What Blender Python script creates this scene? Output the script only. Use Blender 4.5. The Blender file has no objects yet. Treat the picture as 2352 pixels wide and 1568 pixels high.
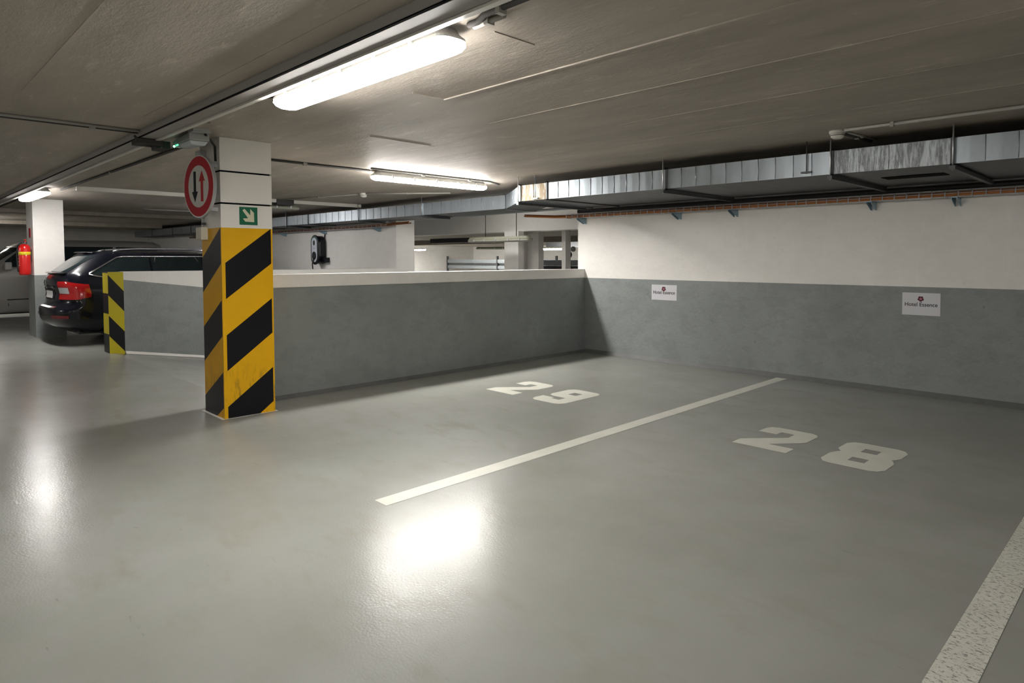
import bpy, bmesh, math, random
from mathutils import Vector, Matrix
random.seed(7)
PI = math.pi
COL = bpy.context.scene.collection

# ------------------------------------------------------------------ materials
MATS = {}
def new_mat(name):
    m = bpy.data.materials.new(name); m.use_nodes = True
    nt = m.node_tree
    b = nt.nodes['Principled BSDF']
    MATS[name] = m
    return m, nt, b
def lin(c):
    return tuple(((v/12.92) if v <= .04045 else ((v+.055)/1.055)**2.4) for v in c)
def simple(name, col, rough=.5, metal=0., coat=0., spec=.5, emit=None, es=0., trans=0.):
    m, nt, b = new_mat(name)
    b.inputs['Base Color'].default_value = (*col, 1)
    b.inputs['Roughness'].default_value = rough
    b.inputs['Metallic'].default_value = metal
    b.inputs['Coat Weight'].default_value = coat
    b.inputs['Coat Roughness'].default_value = .04
    b.inputs['Specular IOR Level'].default_value = spec
    b.inputs['Transmission Weight'].default_value = trans
    if emit:
        b.inputs['Emission Color'].default_value = (*emit, 1)
        b.inputs['Emission Strength'].default_value = es
    return m
def N(nt, t, **kw):
    n = nt.nodes.new(t)
    for k, v in kw.items(): setattr(n, k, v)
    return n
def pos(nt):
    return N(nt, 'ShaderNodeNewGeometry').outputs['Position']
def mapping(nt, src, scale=(1,1,1), rot=(0,0,0)):
    m = N(nt, 'ShaderNodeMapping'); m.inputs['Scale'].default_value = scale; m.inputs['Rotation'].default_value = rot
    nt.links.new(src, m.inputs['Vector']); return m.outputs['Vector']
def noise(nt, vec, scale, detail=4, rough=.55):
    n = N(nt, 'ShaderNodeTexNoise'); n.inputs['Scale'].default_value = scale
    n.inputs['Detail'].default_value = detail; n.inputs['Roughness'].default_value = rough
    nt.links.new(vec, n.inputs['Vector']); return n.outputs['Fac']
def ramp(nt, fac, stops):
    r = N(nt, 'ShaderNodeValToRGB'); e = r.color_ramp.elements
    while len(e) < len(stops): e.new(.5)
    for i, (p, c) in enumerate(stops):
        e[i].position = p
        e[i].color = (*c, 1) if isinstance(c, tuple) else (c, c, c, 1)
    nt.links.new(fac, r.inputs['Fac']); return r.outputs['Color']
def mix(nt, fac, a, b, mode='MIX'):
    m = N(nt, 'ShaderNodeMix', data_type='RGBA', blend_type=mode)
    for s, v in ((m.inputs[0], fac), (m.inputs[6], a), (m.inputs[7], b)):
        if isinstance(v, (int, float)): s.default_value = v
        elif isinstance(v, tuple): s.default_value = (*v, 1)
        else: nt.links.new(v, s)
    return m.outputs[2]
def math_(nt, op, a, b=None, c=None):
    m = N(nt, 'ShaderNodeMath', operation=op)
    for s, v in zip(m.inputs, (a, b, c)):
        if v is None: continue
        if isinstance(v, (int, float)): s.default_value = v
        else: nt.links.new(v, s)
    return m.outputs[0]
def bump(nt, b, h, strength, dist=.01):
    n = N(nt, 'ShaderNodeBump'); n.inputs['Strength'].default_value = strength; n.inputs['Distance'].default_value = dist
    nt.links.new(h, n.inputs['Height']); nt.links.new(n.outputs['Normal'], b.inputs['Normal'])

# epoxy floor
m, nt, b = new_mat('floor_epoxy')
p = pos(nt)
big = noise(nt, p, .55, 5, .6); mid = noise(nt, mapping(nt, p, (1, 2.2, 1), (0, 0, .5)), 2.2, 6, .65); fine = noise(nt, p, 14, 5, .7)
c = ramp(nt, big, [(.30, (.255, .256, .232)), (.5, (.30, .304, .280)), (.70, (.345, .352, .335))])
c = mix(nt, ramp(nt, mid, [(.33, .7), (.47, 0.), (1, 0.)]), c, (.285, .28, .245))
c = mix(nt, ramp(nt, fine, [(.25, .35), (.40, 0.), (1, 0.)]), c, (.27, .265, .24))
scuff = noise(nt, mapping(nt, p, (1.2, 6, 1), (0, 0, .9)), 3.1, 7, .75)
c = mix(nt, ramp(nt, scuff, [(.29, .6), (.36, 0.), (1, 0.)]), c, (.17, .165, .14))
nt.links.new(c, b.inputs['Base Color'])
nt.links.new(math_(nt, 'ADD', math_(nt, 'MULTIPLY', mid, .10), .165), b.inputs['Roughness'])
b.inputs['Specular IOR Level'].default_value = .12
h = math_(nt, 'ADD', math_(nt, 'MULTIPLY', noise(nt, p, 90, 2, .5), .7), math_(nt, 'MULTIPLY', noise(nt, p, 9, 3, .5), .6))
bump(nt, b, h, .22, .004)

# painted floor markings, worn or fresh
def marking(name, wear):
    m, nt, b = new_mat(name)
    p = pos(nt)
    c = ramp(nt, noise(nt, p, 5, 4), [(.3, (.60, .60, .53)), (.7, (.68, .68, .61))])
    w = noise(nt, mapping(nt, p, (1, 2.0, 1), (0, 0, 1.0)), 44, 6, .8)
    c = mix(nt, ramp(nt, w, [(wear, .9), (wear+.02, 0.), (1, 0.)]), c, (.17, .17, .16))
    nt.links.new(c, b.inputs['Base Color']); b.inputs['Roughness'].default_value = .38; b.inputs['Specular IOR Level'].default_value = .12
    bump(nt, b, noise(nt, p, 90, 2), .2, .004)
marking('mark_fresh', .26); marking('mark_worn', .435); marking('mark_mid', .335)

# concrete ceiling
def concrete(name, c0, c1, c2, streak=True, spots=.5):
    m, nt, b = new_mat(name)
    p = pos(nt)
    a = noise(nt, mapping(nt, p, (.45, 2.2, 1)), 1.1, 7, .62)
    c = ramp(nt, a, [(.25, c0), (.5, c1), (.78, c2)])
    d = noise(nt, mapping(nt, p, (1, 3.5, 1), (0, 0, .15)), 3.3, 7, .7)
    c = mix(nt, ramp(nt, d, [(.58, 0.), (.72, spots), (1, spots)]), c, tuple(min(1, v*1.5) for v in c2))
    nt.links.new(c, b.inputs['Base Color']); b.inputs['Roughness'].default_value = .6
    b.inputs['Specular IOR Level'].default_value = .3
    hh = math_(nt, 'ADD', math_(nt, 'MULTIPLY', d, 1.0), math_(nt, 'MULTIPLY', noise(nt, p, 45, 4), .25))
    bump(nt, b, hh, .5, .014)
concrete('ceiling_concrete', (.30, .268, .228), (.395, .352, .30), (.50, .45, .39), spots=.5)

# wall paints
def paint(name, col, var=.06, pits=.25, bumps=.3, rough=.55):
    m, nt, b = new_mat(name)
    p = pos(nt)
    lo = tuple(v*(1-var) for v in col); hi = tuple(min(1, v*(1+var)) for v in col)
    c = ramp(nt, noise(nt, p, 1.6, 5, .6), [(.3, lo), (.7, hi)])
    pit = noise(nt, mapping(nt, p, (1.3, 1.3, .8)), 11, 6, .75)
    c = mix(nt, ramp(nt, pit, [(.27, pits*2.4), (.36, 0.), (1, 0.)]), c, tuple(v*.45 for v in col))
    blot = noise(nt, mapping(nt, p, (1, 1, 1.6)), 4.5, 8, .75)
    c = mix(nt, ramp(nt, blot, [(.42, pits*.9), (.52, 0.), (1, 0.)]), c, tuple(v*.72 for v in col))
    st = noise(nt, mapping(nt, p, (6, 6, .6)), 2.5, 4, .6)
    c = mix(nt, ramp(nt, st, [(.6, 0.), (.75, .22), (1, .22)]), c, tuple(min(1, v*1.12) for v in col))
    nt.links.new(c, b.inputs['Base Color']); b.inputs['Roughness'].default_value = rough
    bump(nt, b, math_(nt, 'ADD', math_(nt, 'MULTIPLY', pit, .7), math_(nt, 'MULTIPLY', noise(nt, p, 35, 4), .4)), bumps, .01)
paint('paint_white', (.82, .80, .765), .03, .12, .4, .5)
paint('paint_grey', (.250, .270, .266), .10, .42, .7, .42)
paint('paint_grey_dark', (.12, .125, .122), .1, .5, .5, .5)
paint('wall_plain', (.72, .70, .67), .05, .2, .3, .6)
paint('boards_white', (.82, .79, .74), .02, .04, .1, .4)

# hazard paint: s = z + k*u, black where the fraction of s/period is under one half; per axis of the face
def hazard(name, kx, ky, px, py, period, yellow, ymax, corner=None, dirt=False):
    m, nt, b = new_mat(name)
    g = N(nt, 'ShaderNodeNewGeometry')
    sp = N(nt, 'ShaderNodeSeparateXYZ'); nt.links.new(g.outputs['Position'], sp.inputs[0])
    sn = N(nt, 'ShaderNodeSeparateXYZ'); nt.links.new(g.outputs['True Normal'], sn.inputs[0])
    X, Y, Z = sp.outputs
    isx = math_(nt, 'GREATER_THAN', math_(nt, 'ABSOLUTE', sn.outputs[0]), .6)
    sx = math_(nt, 'ADD', math_(nt, 'SUBTRACT', Z, math_(nt, 'MULTIPLY', Y, kx)), px)
    sy = math_(nt, 'ADD', math_(nt, 'SUBTRACT', Z, math_(nt, 'MULTIPLY', X, ky)), py)
    bx = math_(nt, 'LESS_THAN', math_(nt, 'FRACT', math_(nt, 'DIVIDE', sx, period)), .5)
    by = math_(nt, 'LESS_THAN', math_(nt, 'FRACT', math_(nt, 'DIVIDE', sy, period)), .5)
    bl = math_(nt, 'ADD', math_(nt, 'MULTIPLY', isx, bx), math_(nt, 'MULTIPLY', math_(nt, 'SUBTRACT', 1., isx), by))
    if corner:      # plain yellow edge strip at the near corner
        cx, cy, w = corner
        e1 = math_(nt, 'GREATER_THAN', Y, cy + w); e2 = math_(nt, 'LESS_THAN', X, cx - w*.6)
        e3 = math_(nt, 'LESS_THAN', Y, cy + .425 - .012)
        keep = math_(nt, 'ADD', math_(nt, 'MULTIPLY', isx, math_(nt, 'MULTIPLY', e1, e3)), math_(nt, 'MULTIPLY', math_(nt, 'SUBTRACT', 1., isx), e2))
        bl = math_(nt, 'MULTIPLY', bl, keep)
    yc = ramp(nt, noise(nt, g.outputs['Position'], 5, 4), [(.3, tuple(v*.93 for v in yellow)), (.7, yellow)])
    if dirt:
        d = noise(nt, mapping(nt, g.outputs['Position'], (14, 14, 3)), 1.6, 6, .7)
        low = N(nt, 'ShaderNodeMapRange'); low.inputs[1].default_value = .50; low.inputs[2].default_value = .25
        nt.links.new(Z, low.inputs[0])
        yc = mix(nt, math_(nt, 'MULTIPLY', ramp(nt, d, [(.5, 0.), (.66, .75), (1, .75)]), low.outputs[0]), yc, (.20, .12, .02))
    c = mix(nt, bl, yc, (.007, .007, .009))
    nt.links.new(c, b.inputs['Base Color']); b.inputs['Roughness'].default_value = .42; b.inputs['Specular IOR Level'].default_value = .25
    bump(nt, b, noise(nt, g.outputs['Position'], 30, 4), .15, .01)
# +X face: edges at z = 1.304 (top of black) at Y 2.068, slope .765 ; -Y face: 1.593 at X -5.735, slope .585
hazard('hazard_pillar', .765, .585, -(1.003 - .765*2.068) , -(1.297 - .585*-5.735), .605, (.80, .43, .006), 0, (-5.71, 2.045, .028), True)
hazard('hazard_wall', -1.25, 0, -(.845 + 1.25*2.33), -.56, .577, (.56, .47, .02), 0)

# metals
def galv(name, base, rough=.38, blot=.12, stain=None):
    m, nt, b = new_mat(name)
    p = pos(nt)
    n1 = noise(nt, mapping(nt, p, (3, 1, .8)), 4, 6, .65)
    c = ramp(nt, n1, [(.3, tuple(v*(1-blot) for v in base)), (.7, tuple(min(1, v*(1+blot)) for v in base))])
    if stain == 'lime':
        s = noise(nt, mapping(nt, p, (4.2, 1, .55)), 2.6, 8, .72)
        c = mix(nt, ramp(nt, s, [(.40, 0.), (.50, .85), (.57, .0), (.63, .6), (1, 0.)]), c, (.10, .105, .11))
    if stain == 'rust':
        s = noise(nt, mapping(nt, p, (7, 1, 1.3)), 2.3, 7, .75)
        c = mix(nt, ramp(nt, s, [(.44, 0.), (.50, .9), (1, .95)]), c, (.28, .17, .035))
        b.inputs['Metallic'].default_value = 0.
    else:
        b.inputs['Metallic'].default_value = .85
    nt.links.new(c, b.inputs['Base Color'])
    nt.links.new(math_(nt, 'ADD', math_(nt, 'MULTIPLY', n1, .25), rough-.1), b.inputs['Roughness'])
galv('galvanised', (.36, .40, .43)); galv('galvanised_lime', (.42, .45, .47), .45, .25, 'lime'); galv('galvanised_rust', (.62, .60, .55), .5, .1, 'rust')
simple('tray_metal', (.30, .285, .27), .5)
galv('galvanised_shaded', (.12, .125, .135), .5)  # shaded copy of the duct metal for its underside
galv('zinc_wire', (.66, .66, .68), .35, .05)
simple('bracket_zinc', (.30, .42, .50), .4, .7)
simple('flange_dark', (.10, .105, .11), .5, .6)
simple('black_slot', (.004, .004, .005), .8, spec=.05)
simple('conduit_grey', (.06, .056, .052), .8, spec=.2)
simple('conduit_light', (.34, .33, .30), .5)
simple('cable_black', (.02, .02, .02), .5)
simple('cable_orange', (.40, .13, .02), .5)
simple('cable_brown', (.20, .07, .025), .5)
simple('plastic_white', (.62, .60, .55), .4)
simple('plastic_cream', (.62, .58, .46), .45)
simple('plastic_grey', (.42, .43, .42), .45)
simple('plastic_olive', (.22, .22, .16), .5)
LAMP = 26.0
simple('lamp_lens', (.9, .9, .9), .3, emit=(1.0, .966, .915), es=LAMP*.62)
simple('lamp_lens_ramp', (.9, .9, .9), .3, emit=(1.0, .966, .92), es=LAMP*1.35)
simple('fill_lens_dim', (.9, .9, .9), .3, emit=(1.0, .97, .93), es=3.2)  # lens of the added fill lamp behind the duct
simple('fill_lens_bay', (.9, .9, .9), .3, emit=(1.0, .97, .96), es=LAMP*.4)  # lens of the added fill lamp over the car bay
simple('lamp_lens_left', (.9, .9, .9), .3, emit=(1.0, .97, .94), es=LAMP*.5)
simple('lamp_lens_off', (.40, .40, .34), .25)
simple('lamp_lens_far', (.9, .9, .9), .3, emit=(1.0, .97, .92), es=45)
simple('lamp_end_yellowed', (.62, .52, .28), .35, emit=(1, .85, .5), es=.22)
simple('led_green', (.05, .6, .3), .3, emit=(.15, 1, .5), es=1.6)
simple('green_lens', (.16, .32, .25), .2)
simple('emergency_lens', (.55, .60, .62), .2)
simple('sign_red', (.42, .012, .022), .55, spec=.15)
simple('sign_white', (.62, .60, .56), .55, spec=.15)
simple('sign_black', (.006, .012, .014), .55, spec=.1)
simple('sign_metal', (.45, .46, .47), .4, .5)
simple('sign_green', (.005, .135, .065), .4)
simple('sign_cream', (.70, .66, .48), .45)
simple('paper_white', (.66, .66, .70), .5)
simple('print_black', (.02, .02, .025), .5)
simple('print_maroon', (.10, .006, .02), .5)
simple('print_pink', (.42, .14, .18), .5)
simple('car_black', (.005, .006, .012), .25, .1, .45, .3)
simple('car_silver', (.34, .33, .31), .35, .1, .5)
simple('car_glass', (.012, .02, .022), .04, 0, 0, .6)
simple('chrome', (.70, .70, .72), .15, 1)
simple('rail_alu', (.30, .30, .32), .35, .8)
simple('rubber', (.012, .012, .012), .7)
simple('car_trim', (.015, .015, .017), .45)
simple('tail_red', (.42, .006, .008), .12, 0, 1.0)
simple('tail_white', (.55, .56, .58), .1, 0, 1.0)
simple('reflector_red', (.16, .006, .012), .15, 0, .8)
simple('plate_white', (.6, .6, .6), .4)
simple('alloy', (.4, .4, .42), .3, .9)
simple('ext_red', (.62, .008, .008), .22, 0, .8)
simple('ext_yellow', (.80, .62, .02), .35)
simple('charger_white', (.50, .53, .60), .35)
simple('charger_black', (.004, .0045, .008), .3, spec=.3)
simple('charger_green', (.03, .10, .07), .35)

# ------------------------------------------------------------------ mesh helpers
class MB:
    def __init__(s): s.bm = bmesh.new()
    def box(s, x0, x1, y0, y1, z0, z1, mi=0, M=None):
        vs = [s.bm.verts.new(v) for v in ((x0,y0,z0),(x1,y0,z0),(x1,y1,z0),(x0,y1,z0),(x0,y0,z1),(x1,y0,z1),(x1,y1,z1),(x0,y1,z1))]
        if M is not None:
            for v in vs: v.co = M @ v.co
        for f in ((0,3,2,1),(4,5,6,7),(0,1,5,4),(1,2,6,5),(2,3,7,6),(3,0,4,7)):
            s.bm.faces.new([vs[i] for i in f]).material_index = mi
        return s
    def quad(s, pts, mi=0):
        f = s.bm.faces.new([s.bm.verts.new(p) for p in pts]); f.material_index = mi; return s
    def tube(s, pts, r, n=8, cap=True, mi=0):
        pts = [Vector(p) for p in pts]; rings = []
        for i, q in enumerate(pts):
            a = pts[max(i-1, 0)]; c = pts[min(i+1, len(pts)-1)]
            d = (c-a).normalized()
            u = d.orthogonal().normalized() if abs(d.z) > .9 else Vector((0,0,1)).cross(d).normalized()
            w = d.cross(u)
            rr = r[i] if isinstance(r, (list, tuple)) else r
            rings.append([s.bm.verts.new(q + (u*math.cos(2*PI*k/n) + w*math.sin(2*PI*k/n))*rr) for k in range(n)])
        for a, c in zip(rings, rings[1:]):
            for k in range(n):
                f = s.bm.faces.new([a[k], a[(k+1)%n], c[(k+1)%n], c[k]]); f.smooth = True; f.material_index = mi
        if cap:
            for rg in (rings[0][::-1], rings[-1]): s.bm.faces.new(rg).material_index = mi
        return s
    def lathe(s, prof, center, axis=(0,0,1), n=24, mi=0):
        ax = Vector(axis).normalized(); u = ax.orthogonal().normalized(); w = ax.cross(u); c = Vector(center)
        rings = []
        for r, h in prof:
            rings.append([s.bm.verts.new(c + ax*h + (u*math.cos(2*PI*k/n) + w*math.sin(2*PI*k/n))*max(r, 1e-4)) for k in range(n)])
        for a, d in zip(rings, rings[1:]):
            for k in range(n):
                f = s.bm.faces.new([a[k], a[(k+1)%n], d[(k+1)%n], d[k]]); f.smooth = True; f.material_index = mi
        s.bm.faces.new(rings[0][::-1]).material_index = mi; s.bm.faces.new(rings[-1]).material_index = mi
        return s
    def prism(s, poly, M, t0, t1, mi=0):
        """polygon in the (u,v) plane extruded from w=t0 to w=t1, then moved by matrix M"""
        a = [s.bm.verts.new(M @ Vector((u, v, t0))) for u, v in poly]
        c = [s.bm.verts.new(M @ Vector((u, v, t1))) for u, v in poly]
        n = len(poly)
        s.bm.faces.new(a[::-1]).material_index = mi; s.bm.faces.new(c).material_index = mi
        for i in range(n): s.bm.faces.new([a[i], a[(i+1)%n], c[(i+1)%n], c[i]]).material_index = mi
        return s
    def loft(s, rings, close=True, cap=True, smooth=True, mi=0):
        R = [[s.bm.verts.new(p) for p in r] for r in rings]
        n = len(R[0])
        for a, c in zip(R, R[1:]):
            for k in range(n if close else n-1):
                f = s.bm.faces.new([a[k], a[(k+1)%n], c[(k+1)%n], c[k]]); f.smooth = smooth; f.material_index = mi
        if cap:
            s.bm.faces.new(R[0][::-1]).material_index = mi; s.bm.faces.new(R[-1]).material_index = mi
        return s
    def build(s, name, mats, parent=None, bevel=0, loc=None, smooth_angle=None):
        bmesh.ops.recalc_face_normals(s.bm, faces=s.bm.faces)
        me = bpy.data.meshes.new(name); s.bm.to_mesh(me); s.bm.free()
        if isinstance(mats, str): mats = [mats]
        for k in mats: me.materials.append(MATS[k])
        o = bpy.data.objects.new(name, me); COL.objects.link(o)
        if parent:
            o.parent = parent; o.matrix_parent_inverse = Matrix.Translation(-Vector(parent.location)) if parent.location.length else Matrix()
            if parent.rotation_euler.z: o.matrix_parent_inverse = parent.matrix_basis.inverted()
        if bevel:
            md = o.modifiers.new('bevel', 'BEVEL'); md.width = bevel; md.segments = 2; md.limit_method = 'ANGLE'
        return o
def tag(o, label, cat, group=None, kind=None):
    if label: o['label'] = label
    if cat: o['category'] = cat
    if group: o['group'] = group
    if kind: o['kind'] = kind
    return o
def struct(o): o['kind'] = 'structure'; return o
def thing(name, loc, label, cat, group=None):
    o = bpy.data.objects.new(name, None); COL.objects.link(o); o.location = loc; o.empty_display_size = .1
    return tag(o, label, cat, group)
def copy_tree(o, off=(0,0,0), rotz=None, parent=None):
    c = o.copy(); COL.objects.link(c)
    if parent: c.parent = parent
    else:
        c.location = Vector(o.location) + Vector(off)
        if rotz is not None: c.rotation_euler.z = rotz
    for ch in [k for k in ALLOBJ() if k.parent == o]: copy_tree(ch, parent=c)
    return c
def ALLOBJ(): return list(bpy.data.objects)
def I(): return Matrix()

CZ = 2.346      # ceiling height
# ------------------------------------------------------------------ setting
RY0, RS = 2.40, .165           # ramp starts at Y 2.40 and falls 16.5 %
LOW = -1.15
def rampz(y): return max(LOW, -(y-RY0)*RS) if y > RY0 else 0.
RE = RY0 + (-LOW)/RS
f = MB()
XL, XR, YN, YF = -27., 6., -8., 7.16
f.quad([(XL,YN,0),(XR,YN,0),(XR,RY0,0),(XL,RY0,0)])
f.quad([(-6.2,RY0,0),(XR,RY0,0),(XR,YF+.05,0),(-6.2,YF+.05,0)])
f.quad([(XL,RY0,0),(-10.9,RY0,0),(-10.9,7.5,0),(XL,7.5,0)])
f.quad([(-10.9,RY0,0),(-6.2,RY0,0),(-6.2,RE,LOW),(-10.9,RE,LOW)])
f.quad([(-26,RE,LOW),(-4,RE,LOW),(-4,22.2,LOW),(-26,22.2,LOW)])
struct(f.build('floor', 'floor_epoxy'))
# ceiling, with raised casting ridges and shallow joints of the formwork
c = MB()
c.box(XL, XR, YN, 7.5, CZ, CZ+.25)
c.box(-10.9, -6.26, 7.5, 9.3, CZ, CZ+.25)
def ridge(x0, x1, y, w=.010, d=.005): c.box(x0, x1, y-w/2, y+w/2, CZ-d, CZ+.002)
ridge(-3.35, 1.5, 2.555, .013, .008); ridge(-3.7, 1.5, 3.232, .006, .004); ridge(-3.1, 1.5, 3.945, .005, .003); ridge(-5, 1.5, 4.62, .005, .003)
ridge(-5.3, 1, 1.385, .006, .003); ridge(-5, 1, .67, .006, .003); ridge(-9, -7.2, 2.9, .012, .006)
for (xx, y0, y1) in ((-3.354, 2.32, 2.555), (-2.2, 1.95, 2.2), (-4.8, 2.9, 3.5)): c.box(xx-.004, xx+.004, y0, y1, CZ-.004, CZ+.002)
struct(c.build('ceiling', 'ceiling_concrete'))
# thick ceiling beams further back on the left
for (x0, x1, z) in ((-17.3, -16.9, 2.27), (-22.6, -22.2, 2.25)):
    b = MB().box(x0, x1, YN, 6.25, z, CZ+.01); struct(b.build('trim_1' if x0 > -20 else 'trim_2', 'ceiling_concrete'))

# right-hand wall (two paints), in one mesh
WY = 7.155; PZ = 1.068
w = MB()
w.box(-6.26, XR, WY, WY+.3, PZ, CZ, 0)
w.box(-6.26, XR, WY, WY+.3, LOW, PZ, 1)
struct(w.build('wall_right', ['paint_white', 'paint_grey']))
b = MB(); b.quad([(-6.13,WY-.001,.05),(XR,WY-.001,.05),(XR,WY-.035,0.001),(-6.13,WY-.035,0.001)]); b.quad([(-6.13,WY-.001,.001),(XR,WY-.001,.001),(XR,WY-.035,0.001),(-6.13,WY-.035,0.001)])
struct(b.build('baseboard_right', 'paint_grey_dark'))
# parapet between bay and ramp
HZ = 1.193
w = MB()
w.box(-6.33, -6.13, 2.474, WY, PZ, HZ, 0)
w.box(-6.33, -6.13, 2.474, WY, LOW, PZ, 1)
w.box(-6.1302, -6.124, 2.474, WY, PZ-.004, PZ, 1)
struct(w.build('wall_parapet', ['paint_white', 'paint_grey'], bevel=.004))
b = MB(); b.quad([(-6.129,2.474,.04),(-6.129,WY,.04),(-6.10,WY,.001),(-6.10,2.474,.001)]); struct(b.build('baseboard_parapet', 'paint_grey_dark'))
# ramp wall, sloping paint line, striped end
w = MB(); RX = -10.83; RZ = 1.152
def strip(y0, y1, za0, za1, zb0, zb1, mi):   # face at RX..RX-.3 between lower z (za) and upper z (zb)
    vs = [w.bm.verts.new(v) for v in ((RX,y0,za0),(RX,y1,za1),(RX,y1,zb1),(RX,y0,zb0),(RX-.3,y0,za0),(RX-.3,y1,za1),(RX-.3,y1,zb1),(RX-.3,y0,zb0))]
    for q in ((0,1,2,3),(4,7,6,5),(0,3,7,4),(1,5,6,2),(3,2,6,7),(0,4,5,1)): w.bm.faces.new([vs[i] for i in q]).material_index = mi
strip(2.345, 2.535, -.05, -.05, RZ, RZ, 2)
strip(2.535, 7.12, -1.2, -1.2, 1.04, .43, 1)
strip(2.535, 7.12, 1.04, .43, RZ, RZ, 0)
struct(w.build('wall_ramp', ['paint_white', 'paint_grey', 'hazard_wall']))
b = MB(); b.quad([(RX+.002,2.54,.02),(RX+.002,7.1,rampz(7.1)+.03),(RX+.03,7.1,rampz(7.1)+.004),(RX+.03,2.54,rampz(2.54)+.004)]); struct(b.build('baseboard_ramp', 'paint_white'))
# wall with the charger, ends in a pier
w = MB(); w.box(XL, -10.86, 7.1, 7.52, 1.0, CZ, 0); w.box(XL, -10.86, 7.1, 7.52, LOW, 1.0, 1)
struct(w.build('wall_back', ['paint_white', 'paint_grey']))
# lintel over the ramp exit, its pier and the wall with the two openings
w = MB()
w.box(-22, -5.4, 9.0, 9.35, 1.875, CZ+.2, 0)
struct(w.build('wall_lintel', 'paint_white'))
w = MB()
w.box(-9.92, -9.475, 9.6, 9.75, LOW, 1.93, 0); w.box(-8.83, -8.725, 9.6, 9.75, LOW, 1.93, 0); w.box(-7.6, -5.4, 9.6, 9.75, LOW, 1.93, 0)
w.box(-9.92, -5.4, 9.35, 9.75, 1.90, 2.05, 0); w.box(-9.92, -9.8, 9.35, 9.6, LOW, 1.9, 0)
struct(w.build('wall_exit', 'paint_white'))
# lower parking level beyond
w = MB(); w.box(-26, -4, 9.35, 22.2, 1.93, 2.1); struct(w.build('ceiling_lower', 'ceiling_concrete'))
w = MB(); w.box(-26, -4, 21.6, 21.9, LOW, 1.93); struct(w.build('wall_far', 'paint_white'))
w = MB(); w.box(-26.2, -26, 7.52, 22, LOW, 2.2); w.box(-4, -3.8, 7.45, 22, LOW, 2.2); struct(w.build('wall_lower', 'wall_plain'))
# walls of the big room out of view
w = MB(); w.box(XL-.2, XL, YN, 7.3, 0, CZ); struct(w.build('wall_left', 'wall_plain'))
w = MB(); w.box(XR, XR+.2, YN, 7.3, 0, CZ); struct(w.build('wall_east', 'wall_plain'))
w = MB(); w.box(XL, XR, YN-.2, YN, 0, CZ); struct(w.build('wall_front', 'wall_plain'))

# ------------------------------------------------------------------ pillars
def pillar(x0, x1, y0, y1, levels, name, mats, label, bev=.012):
    """levels: (z, inset, material index of the band above)"""
    o = MB(); rings = []; mis = []
    for z, ins, mi in levels:
        rings.append([(x0+ins,y0+ins,z),(x1-ins,y0+ins,z),(x1-ins,y1-ins,z),(x0+ins,y1-ins,z)]); mis.append(mi)
    R = [[o.bm.verts.new(p) for p in r] for r in rings]
    for i, (a, d) in enumerate(zip(R, R[1:])):
        for k in range(4): o.bm.faces.new([a[k], a[(k+1)%4], d[(k+1)%4], d[k]]).material_index = mis[i]
    o.bm.faces.new(R[0][::-1]); o.bm.faces.new(R[-1])
    ob = o.build(name, mats); tag(ob, label, 'pillar'); return ob
px0, px1, py0, py1 = -6.16, -5.71, 2.045, 2.472
g = .012
lv = [(0,0,1),(1.603,0,0)]
for z in (1.805, 2.069): lv += [(z-.007,0,2),(z-.0069,g,2),(z+.0069,g,2),(z+.007,0,0)]
lv += [(CZ-.02,0,0),(CZ,0,0)]
P1 = pillar(px0, px1, py0, py1, lv, 'concrete_pillar', ['boards_white', 'hazard_pillar', 'black_slot'],
       'white square concrete pillar with yellow and black hazard stripes on its lower part')
tag(MB().quad([(px0-.02,py0-.025,.002),(px1+.02,py0-.025,.002),(px1+.02,py1+.02,.002),(px0-.02,py1+.02,.002)]).build('pillar_base_seal', 'paint_white'), 'thin pale sealant patch around the foot of the striped pillar', 'sealant')
P2 = pillar(-14.5, -13.87, 1.95, 2.375, [(0,0,1),(1.06,0,0),(CZ,0,0)], 'concrete_pillar', ['paint_white', 'paint_grey_l'] if 0 else ['paint_white', 'paint_grey'],
       'white and grey painted square pillar beside the red fire extinguisher')
P3 = pillar(-9.68, -9.28, 9.0-.16, 9.0-.005, [(LOW,0,0),(1.875,0,0)], 'concrete_pillar', ['paint_white'],
       'slim pale pillar at the ramp exit seen beyond the half height wall')

# ------------------------------------------------------------------ floor markings
def flat(name, polys, mat, z=.0015):
    o = MB()
    for p in polys: o.quad([(x, y, z) for x, y in p])
    return o
tag(flat('parking_line', [[(-3.190,1.93),(-3.071,1.93),(-3.125,WY-.03),(-3.245,WY-.03)]], 0).build('parking_line', 'mark_mid'), 'long white painted line between bays 28 and 29', 'parking line')
tag(flat('parking_line', [[(-.556,1.6),(-.425,1.6),(-.425,WY-.03),(-.548,WY-.03)]], 0).build('parking_line', 'mark_worn'), 'worn speckled white painted line in the lower right corner', 'parking line')
tag(flat('parking_line', [[(-16.2,-1.5),(-16.08,-1.5),(-16.08,1.6),(-16.2,1.6)],], 0).build('parking_line', 'mark_mid'), 'thin white floor line beside the silver van at the far left', 'parking line')
def digit2(x, y, w, h):
    P = [(0,0),(0,.21),(.62,.62),(.62,.78),(.60,.80),(.38,.80),(.36,.78),(.36,.67),(0,.67),(0,.87),(.06,.96),(.18,1),(.82,1),(.94,.96),(1,.88),(1,.56),(.94,.50),(.54,.215),(1,.215),(1,0)]
    return [(x+u*w, y+v*h) for u, v in P]
def with_hole(bm, outer, holes, z):
    """fill outline with holes"""
    es = []
    for lp in [outer]+holes:
        vs = [bm.verts.new((a, b, z)) for a, b in lp]
        es += [bm.edges.new((vs[i], vs[(i+1)%len(vs)])) for i in range(len(vs))]
    bmesh.ops.triangle_fill(bm, use_beauty=True, edges=es)
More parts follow.
